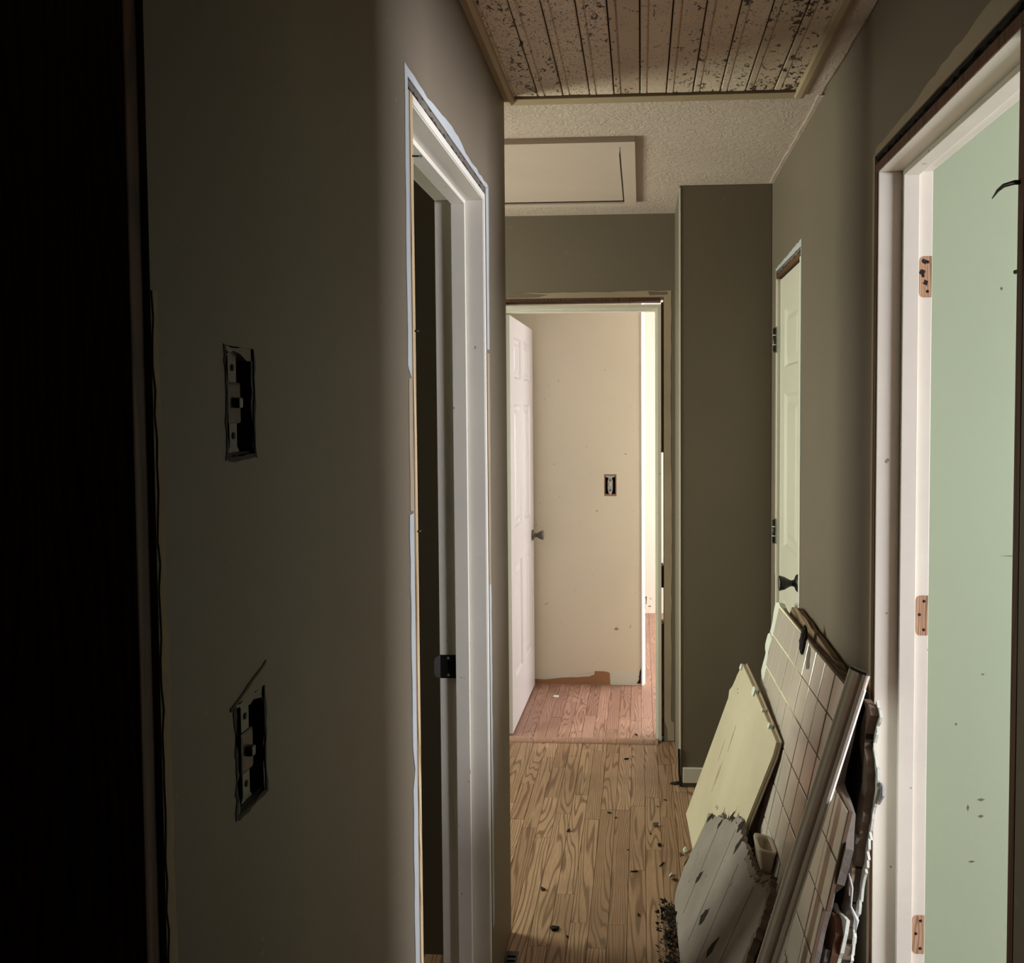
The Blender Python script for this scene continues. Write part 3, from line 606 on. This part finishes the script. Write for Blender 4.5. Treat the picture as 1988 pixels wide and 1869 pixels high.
# torn white plaster margin on the far side
left = jag([(-.13, .108), (-.182, .096), (-.178, .06), (-.163, .016), (-.168, -.004)], False, .004, .018, rt)
slab('plaster_edge', left + jag([(-.166, -.004), (-.108, -.012), (-.09, .03), (-.075, .1)], False, .001, .02, rt), TF, -.024, -.003, 'plaster', T)
left = jag([(-.17, -.008), (-.197, -.02), (-.203, -.057), (-.16, -.077), (-.166, -.113), (-.168, -.145), (-.14, -.158), (-.15, -.22), (-.12, -.4)], False, .004, .018, rt)
slab('plaster_edge', left + [(-.095, -.4), (-.088, -.2), (-.092, -.12), (-.117, -.065), (-.109, -.015)], TF, -.024, -.003, 'plaster', T)
S = .108; g = .0040
tile_proto = {}
def tile(i0, i1, j0, j1):
    i0, i1, j0, j1 = i0 + g * .9, i1 - g * .9, j0 + g / 2, j1 - g / 2
    key = (round(i1 - i0, 3), round(j1 - j0, 3))
    if key not in tile_proto:
        w_, h_ = key; b = .0022; q = []
        for t, s in ((-.006, 0), (-.0012, 0), (0, b)):
            q += [(s, s, t), (w_ - s, s, t), (w_ - s, h_ - s, t), (s, h_ - s, t)]
        fs = [(0, 1, 2, 3), (8, 9, 10, 11)] + [(r * 4 + k, r * 4 + (k + 1) % 4, (r + 1) * 4 + (k + 1) % 4, (r + 1) * 4 + k) for r in (0, 1) for k in range(4)]
        o = mesh_obj('tile', [tb * -1 * a + ta * b_ + tn_ * c for a, b_, c in q], fs, 'tile'); tile_proto[key] = o
        COL.objects.unlink(o)
    o = tile_proto[key].copy(); COL.objects.link(o); o.parent = T
    o.location = TO + tb * -i0 + ta * j0 + tn_ * rt.uniform(-.0006, .0006) - T.location
    o.rotation_euler = (rt.uniform(-.004, .004), rt.uniform(-.004, .004), 0)
for r in range(0, -8, -1):          # r = row whose top edge is at r*S (row 1 is the cut top row)
    pass
rows_ = [(0, .0975)] + [(-(k + 1) * S, -k * S) for k in range(7)] + [(zb + .004, -7 * S)]
for j0, j1 in rows_:
    for c in range(-1, 10):
        i0, i1 = c * S, (c + 1) * S
        if c == -1: i0 = -.098 if j0 > -.2 else -.088
        jm = (j0 + j1) / 2
        lim = .94 if jm > -.1 else (1.078 if jm > -.3 else 1.054)
        if i0 >= lim - .02: continue
        i1 = min(i1, lim)
        if i1 - i0 > .012 and j1 - j0 > .01: tile(i0, i1, j0, j1)
# rusty clump hanging over the top edge
bm = bmesh.new(); bmesh.ops.create_icosphere(bm, subdivisions=3, radius=1)
for v in bm.verts:
    n_ = v.co.copy(); r_ = 1 + .10 * math.sin(7 * n_.x + 3 * n_.z) * math.sin(5 * n_.y + 9 * n_.z) + rt.uniform(-.03, .03)
    p_ = TO + tb * -(.375 + n_.x * .019 - n_.y * .014) + ta * (.092 + n_.y * .040) + tn_ * (.004 + n_.z * .010); v.co = p_ + (p_ - (TO + tb * -.375 + ta * .092)) * (r_ - 1)
from_bm('dried_clump', bm, 'sheetback', T)
slab('dust_smear', jag([(.44, .06), (.47, .03), (.5, .045), (.47, .085), (.44, .095)], True, .004, .01, rt), TF, .0004, .0010, 'mortar', T)
# ceramic soap dish with an open loop
def soap(ic, jc):
    bm = bmesh.new(); I, J, N = tb * -1, ta, tn_
    C_ = TO + I * ic + J * jc
    def ring(sw, n0, n1, j, n=24, e=4.0):
        out = []
        for k in range(n):
            a = 2 * math.pi * k / n; c, s_ = math.cos(a), math.sin(a)
            x = math.copysign(abs(c) ** (2 / e), c) * sw; y = math.copysign(abs(s_) ** (2 / e), s_)
            out.append(bm.verts.new(C_ + I * x + N * ((n0 + n1) / 2 + y * (n1 - n0) / 2) + J * j))
        return out
    R = [ring(.044, .001, .026, -.060), ring(.050, .001, .038, -.050), ring(.053, .001, .049, -.020), ring(.054, .001, .055, -.004), ring(.052, .001, .055, .001), ring(.047, .007, .050, .002), ring(.042, .011, .045, -.001), ring(.040, .012, .043, -.008), ring(.034, .013, .036, -.034)]
    for a, b in zip(R, R[1:]):
        for k in range(24): bm.faces.new((a[k], a[(k + 1) % 24], b[(k + 1) % 24], b[k]))
    bm.faces.new(R[0][::-1]); bm.faces.new(R[-1])
    bmesh.ops.recalc_face_normals(bm, faces=bm.faces[:])
    return from_bm('soap_dish', bm, 'ceramic', T, True)
soap(.565, -.425)

# cream painted panel in front of it
ca, cb_, cn = V((.292808, .011133, .956106)), V((.037995, -.999278, 0)), V((-.955416, -.036328, .29302))
CF = (V((.172, 3.294, .001)) + cn * .008, cb_, ca, cn)
P2 = empty('cream_panel', (.172, 3.0, 0), 'cream painted wall panel leaning in front of the tiled section', 'wall panel')
rc = random.Random(9)
left = jag([(.152, .655), (.14, .63), (.115, .58), (.103, .553), (.078, .53), (.098, .505)], False, .004, .02, rc)
slab('board', [(.002, .004), (.27, .003), (.73, .003), (.785, .36), (.836, .59), (.829, .627), (.5, .643)] + left, CF, -.011, 0, 'creamboard', P2)
slab('backing_paper', [(.012, .006), (.735, .005), (.79, .36), (.842, .59), (.834, .634), (.5, .652), (.16, .664), (.11, .5)], CF, -.015, -.0112, 'tanpaper', P2)
for i, j, s in ((.43, .646, .016), (.155, .645, .012), (.72, .636, .009), (.60, .64, .006)):
    slab('clump', jag([(i - s, j - s * .8), (i + s, j - s), (i + s * 1.1, j + s * .5), (i, j + s * .9), (i - s, j + s * .4)], True, s * .25, s * .6, rc), CF, -.008, .005, 'plaster', P2)
for i, j, a, b in ((.118, .612, .007, .008), (.20, .575, .003, .004), (.215, .565, .003, .003), (.30, .30, .006, .045), (.285, .275, .004, .05), (.33, .44, .004, .05), (.53, .08, .006, .03), (.24, .36, .003, .04)):
    slab('gouge', jag([(i - a, j), (i, j - b), (i + a, j + b * .2), (i + a * .4, j + b)], True, a * .25, .008, rc), CF, 0, .0006, 'tanpaper' if b > .01 else 'dirt', P2)

# grey broken board in front
ga, gb, gn = V((.488065, .007023, .872779)), V((.014387, -.999897, 0)), V((-.872689, -.012557, .488116))
GF = (V((.103, 2.675, .001)) + gn * .010, gb, ga, gn)
P3 = empty('grey_board', (.105, 2.3, 0), 'broken grey painted plank board with splintered top leaning lowest of the debris', 'board')
rb = random.Random(21)
outl = jag([(.66, .010), (.66, .26), (.631, .314), (.615, .368), (.586, .41), (.539, .44), (.476, .396), (.431, .39), (.35, .378)], False, .006, .02, rb) \
     + jag([(.328, .38), (.30, .382), (.232, .378), (.163, .388), (.102, .385)], False, .009, .012, rb) \
     + jag([(.09, .36), (.04, .34), (-.005, .318), (-.05, .30), (-.10, .266), (-.15, .25)], False, .013, .012, rb) \
     + jag([(-.13, .225), (-.088, .08), (-.035, .018), (0, .010)], False, .004, .02, rb)
# split into planks along grooves that run up the board
grooves = [(.30, .07), (.435, .205), (.57, .35)]
board = slab('board', outl, GF, -.016, 0, 'greyboard', P3)
slab('frayed_edge', jag([(.33, .366), (.431, .376), (.476, .386), (.539, .432), (.586, .40), (.615, .358), (.64, .29), (.66, .25)], False, .006, .008, rb) + jag([(.675, .26), (.65, .31), (.628, .37), (.59, .415), (.54, .447), (.476, .402), (.431, .394), (.33, .384)], False, .006, .008, rb), GF, -.015, .003, 'torncore', P3)
for i0, j0, i1, j1 in ((.147, .36, .27, .06), (.304, .337, .41, .06), (.475, .372, .57, .05), (.0, .30, .12, .05)):
    L = math.hypot(i1 - i0, j1 - j0); px_, py_ = (j1 - j0) / L * .0009, -(i1 - i0) / L * .0009
    slab('groove', [(i0 - px_, j0 - py_), (i0 + px_, j0 + py_), (i1 + px_, j1 + py_), (i1 - px_, j1 - py_)], GF, -.0005, .0004, 'dirt', P3)
for i, j, a, b in ((.079, .154, .014, .026), (.276, .150, .020, .030), (.439, .165, .016, .036), (.06, .36, .012, .02), (.0, .30, .010, .02), (-.12, .255, .012, .02), (.17, .385, .02, .022), (.23, .36, .012, .035), (-.10, .10, .008, .02)):
    slab('rotten_hole', jag([(i - a, j - b * .5), (i + a * .2, j - b), (i + a, j - b * .1), (i + a * .5, j + b), (i - a * .2, j + b * .5)], True, a * .22, .008, rb), GF, -.0003, .0006, 'dirt', P3)
for k in range(26):        # splinters along the torn top and side
    i = rb.uniform(.3, .62) if k % 2 else rb.uniform(-.14, .2); j = .40 if k % 2 else .30 + (i + .1) * .3
    p = GF[0] + gb * i + ga * j + gn * rb.uniform(-.012, .002); d = (ga * rb.uniform(.3, 1) + gb * rb.uniform(-.8, .8) + gn * rb.uniform(-.2, .7)).normalized() * rb.uniform(.008, .026)
    tube('splinter', [p - d * .3, p + d * .5, p + d], [.0013, .0009, .0002], 'rusty', P3, 4)

# loose casing strip
ra0 = V((.158, 1.855, .0)); ra1 = V((.458, 1.872, .985)); rdv = (ra1 - ra0).normalized()
wv_ = (V((.82, -.57, 0)) - rdv * rdv.dot(V((.82, -.57, 0)))).normalized(); nv_ = rdv.cross(wv_).normalized()
if nv_.y > 0: nv_ = nv_ * -1
RL = (ra1 - ra0).length
R_ = empty('casing_strip', ra0, 'loose moulded white door casing strip leaning across the tiled section', 'trim strip')
prof = [(-.020, -.012), (.024, -.012), (.024, .002), (.021, .004), (.014, .004), (.012, .001), (.006, .001), (.003, .006), (-.003, .0075), (-.009, .006), (-.011, .002), (-.017, .002), (-.020, -.001)]
slab('moulding', prof, (ra0, wv_, nv_, rdv), .011, RL, 'casing', R_)
slab('bare_edge', [(.0242, -.0105), (.0255, -.0105), (.0255, .0005), (.0242, .0005)], (ra0, wv_, nv_, rdv), .01, RL - .03, 'plaster', R_)
slab('broken_end', jag([(-.018, -.011), (.021, -.011), (.020, .002), (0, .005), (-.017, .001)], True, .001, .006, rb), (ra0, wv_, nv_, rdv), RL, RL + .006, 'sheetback', R_)

# torn drywall sheet next to the door jamb
di_ = V((-.03, .9995, 0)).normalized(); dn_ = V((-.9995, -.03, .0)).normalized(); da = (Z + dn_ * -.1).normalized(); dn_ = (dn_ + Z * .1).normalized()
DF = (V((.447, 1.905, .20)), di_, da, dn_)
P6 = empty('torn_drywall_sheet', (.40, 2.1, 0), 'torn drywall sheet with ragged white paper edge beside the right door jamb', 'drywall')
near = [(.004, -.19), (.02, .18), (.03, .222), (.018, .24), (.014, .3), (.0, .37), (-.004, .44), (-.012, .50), (-.016, .53), (-.008, .56), (.012, .585), (.03, .60), (.028, .64), (.012, .68), (.035, .695)]
slab('sheet', [(.36, -.19), (.36, .44), (.10, .56)] + jag(near[::-1], False, .006, .018, rb), DF, 0, .016, 'sheetback', P6)
slab('torn_core', [(i_ - .004, j_) for i_, j_ in jag(near, False, .005, .012, rb)] + [(i_ + .035, j_) for i_, j_ in near[::-1]], DF, .0002, .0175, 'torncore', P6)
near2 = [(.02, -.0), (.014, .2), (.006, .235), (-.003, .24), (-.008, .3), (-.018, .37), (-.020, .44), (-.028, .50), (-.036, .535), (-.024, .56), (.0, .585), (.018, .60), (.014, .64), (.0, .68), (.035, .705)]
slab('paper_face', [(.36, .0), (.36, .44), (.10, .57)] + jag(near2[::-1], False, .008, .009, rb), DF, -.006, -.0005, 'plaster', P6)
slab('paper_flap', jag([(-.03, .50), (-.052, .528), (-.046, .545), (-.024, .548), (-.012, .53)], True, .002, .01, rb), DF, -.011, -.0065, 'paper', P6)
for i, j, a, b, mt in ((.01, .33, .012, .018, 'tanpaper'), (.004, .41, .010, .012, 'gypsum'), (.006, .30, .008, .02, 'tanpaper')):
    slab('paper_scrap', jag([(i - a, j - b), (i + a, j - b * .6), (i + a * .7, j + b), (i - a, j + b * .7)], True, a * .3, .008, rb), DF, .017, .024, mt, P6)
c0 = DF[0] + Y * -.003 + da * .33 + dn_ * .03
tube('paper_curl', [c0, c0 + V((.006, -.004, -.03)), c0 + V((.003, -.006, -.07)), c0 + V((.016, -.008, -.10)), c0 + V((.013, -.006, -.13))], [.002, .003, .0025, .005, .001], 'paper', P6, 6)

# broken scraps at the near foot of the tiled section
SF = (V((.300, 1.868, .0)), Y, V((.22, 0, .975)).normalized(), V((-.975, 0, .22)).normalized())
P7 = empty('plaster_scrap', (.33, 1.9, 0), 'narrow crumbling plaster scrap with white edges standing behind the tiles', 'plaster scrap')
slab('sheet', jag([(.0, .017), (.25, .017), (.25, .40), (.03, .45), (-.004, .43)], True, .005, .02, rb), SF, -.036, -.020, 'rusty', P7)
slab('white_face', jag([(-.006, .017), (.2, .017), (.2, .42), (.0, .465), (-.008, .44)], True, .004, .02, rb), SF, -.044, -.0365, 'plaster', P7)
slab('crumbled_core', jag([(-.004, .06), (.05, .05), (.05, .36), (.0, .395), (-.006, .37)], True, .007, .014, rb), SF, -.019, -.008, 'gypsum', P7)
P8 = empty('white_drywall_shard', (.24, 1.97, 0), 'sharp white drywall shard wedged between grey board and casing strip', 'drywall shard')
HF = (V((.225, 1.99, .12)), V((.25, -.96, .08)).normalized(), V((.40, .1, .9)).normalized(), V((-.9, -.2, .38)).normalized())
slab('sheet', jag([(0, -.10), (.06, -.11), (.055, .10), (.035, .20), (.012, .12)], True, .004, .015, rb), HF, -.006, 0, 'plaster', P8)
slab('torn_fibres', jag([(.0, -.11), (.02, -.11), (.016, .0), (.0, .06), (-.012, .0)], True, .005, .008, rb), HF, .0004, .004, 'paper', P8)

# ------------------------------------------------------------------ crumbs on the floor
def chip(name, x, y, s, h, mat, label, cat, seed, group=None, elong=1.0, rot=0.0):
    r = random.Random(seed); bm = bmesh.new(); ps = []
    for k in range(12):
        a = r.uniform(0, 6.283); q = r.uniform(.55, 1); px = math.cos(a) * q * s * elong; py = math.sin(a) * q * s
        ps.append(bm.verts.new((x + px * math.cos(rot) - py * math.sin(rot), y + px * math.sin(rot) + py * math.cos(rot), r.choice((0, .35, 1)) * h + .0004)))
    bmesh.ops.convex_hull(bm, input=ps); 
    for v in [v for v in bm.verts if not v.link_faces]: bm.verts.remove(v)
    return tag(from_bm(name, bm, mat), label, cat, group)
chip('plaster_chunk', .048, 3.2, .014, .016, 'mortar', 'largest grey plaster crumb out on the hall floor', 'crumb', 1)
chip('plaster_chip', .097, 2.859, .006, .008, 'paper', 'small white chip lying left of the grey board', 'crumb', 2, None, 2.4, .9)
chip('wood_chip', .105, 2.83, .012, .008, 'rusty', 'brown wood chip beside the small white chip', 'crumb', 3)
chip('wood_sliver', .066, 2.924, .003, .004, 'dirt', 'thin dark sliver of wood on the floor above the white chip', 'sliver', 4, None, 7, 1.0)
chip('wood_sliver', -.028, 2.876, .004, .004, 'dirt', 'dark flat sliver lying crosswise mid floor', 'sliver', 5, None, 4, .1)
chip('plaster_chip', .150, 3.02, .012, .012, 'plaster', 'pale crumb against the foot of the cream panel', 'crumb', 6)
chip('plaster_chip', .135, 2.99, .010, .009, 'gypsum', 'grey crumb just left of the pale crumb by the cream panel', 'crumb', 7)
chip('dirt_clod', .135, 3.575, .016, .012, 'dirt', 'dark clod of dirt at the corner of the boxed out wall', 'dirt', 8, None, 1.8, .2)
chip('white_flake', -.466, 4.66, .020, .004, 'plaster', 'star shaped white paint flake on the reddish far floor', 'flake', 9)
for k, (x, y, s, lb) in enumerate((
        (-.07, 3.822, .009, 'dark crumb on the oak floor just in front of the threshold'),
        (-.269, 3.149, .009, 'dark crumb alone on the left half of the oak floor, mid length'),
        (.058, 3.058, .011, 'dark crumb just below the largest grey plaster crumb'),
        (-.321, 2.75, .009, 'dark crumb nearest the left wall, farther of two'),
        (-.261, 2.537, .013, 'broad dark crumb nearest the floor vent'),
        (-.012, 2.621, .006, 'small dark crumb mid floor left of the grey board'),
        (-.221, 2.5, .005, 'tiny dark crumb right below the broad dark crumb by the vent'),
        (-.126, 3.301, .007, 'dark crumb in the middle of the hall floor left of the grey plaster crumb'),
        (-.10, 3.26, .005, 'tiny crumb close beside the dark crumb in mid hall'),
        (.03, 3.14, .004, 'speck between the grey plaster crumb and the crumb below it'),
        (-.05, 3.02, .004, 'speck on the bare floor above the dark crosswise sliver'),
        (.09, 3.42, .006, 'dark crumb below the dirt clod at the wall corner'),
        (.06, 3.36, .005, 'small crumb second below the dirt clod at the wall corner'),
        (-.029, 4.114, .008, 'dark crumb on the reddish floor just past the threshold'))):
    chip('floor_crumb', x, y, s, s * .7, 'dirt', lb, 'crumb', 30 + k, 'dark crumbs scattered on the floor', 1.4, k * .9)
# heap of dark dust and shreds left of the grey board
bm = bmesh.new(); rd = random.Random(77)
for k in range(420):
    t = rd.random(); x = .092 - abs(rd.gauss(0, .022)) + (rd.random() < .3) * .01; y = 2.36 + t * .32; s = rd.uniform(.002, .0085) if k % 4 else rd.uniform(.008, .016); z = rd.uniform(0, .022) * (1 - abs(t - .5))
    vs = [bm.verts.new((x + rd.uniform(-s, s), y + rd.uniform(-s, s), max(.0005, z + rd.uniform(0, s)))) for _ in range(4)]
    bmesh.ops.convex_hull(bm, input=vs)
tag(from_bm('dust_heap', bm, 'dirt'), 'heap of dark dust and shreds beside the foot of the grey board', 'dust', kind='stuff')
# floor register
fv = empty('floor_vent', (-.366, 2.38, 0), 'dark metal floor vent at the foot of the left wall', 'vent')
wall('grille', 'Z', .0003, .004, -.387, -.352, 2.28, 2.42, [(-.381, -.358, 2.29 + k * .02, 2.30 + k * .02) for k in range(6)], 'black_metal', fv)
box('duct', -.383, -.356, 2.285, 2.415, .0001, .0004, 'box_black', fv)
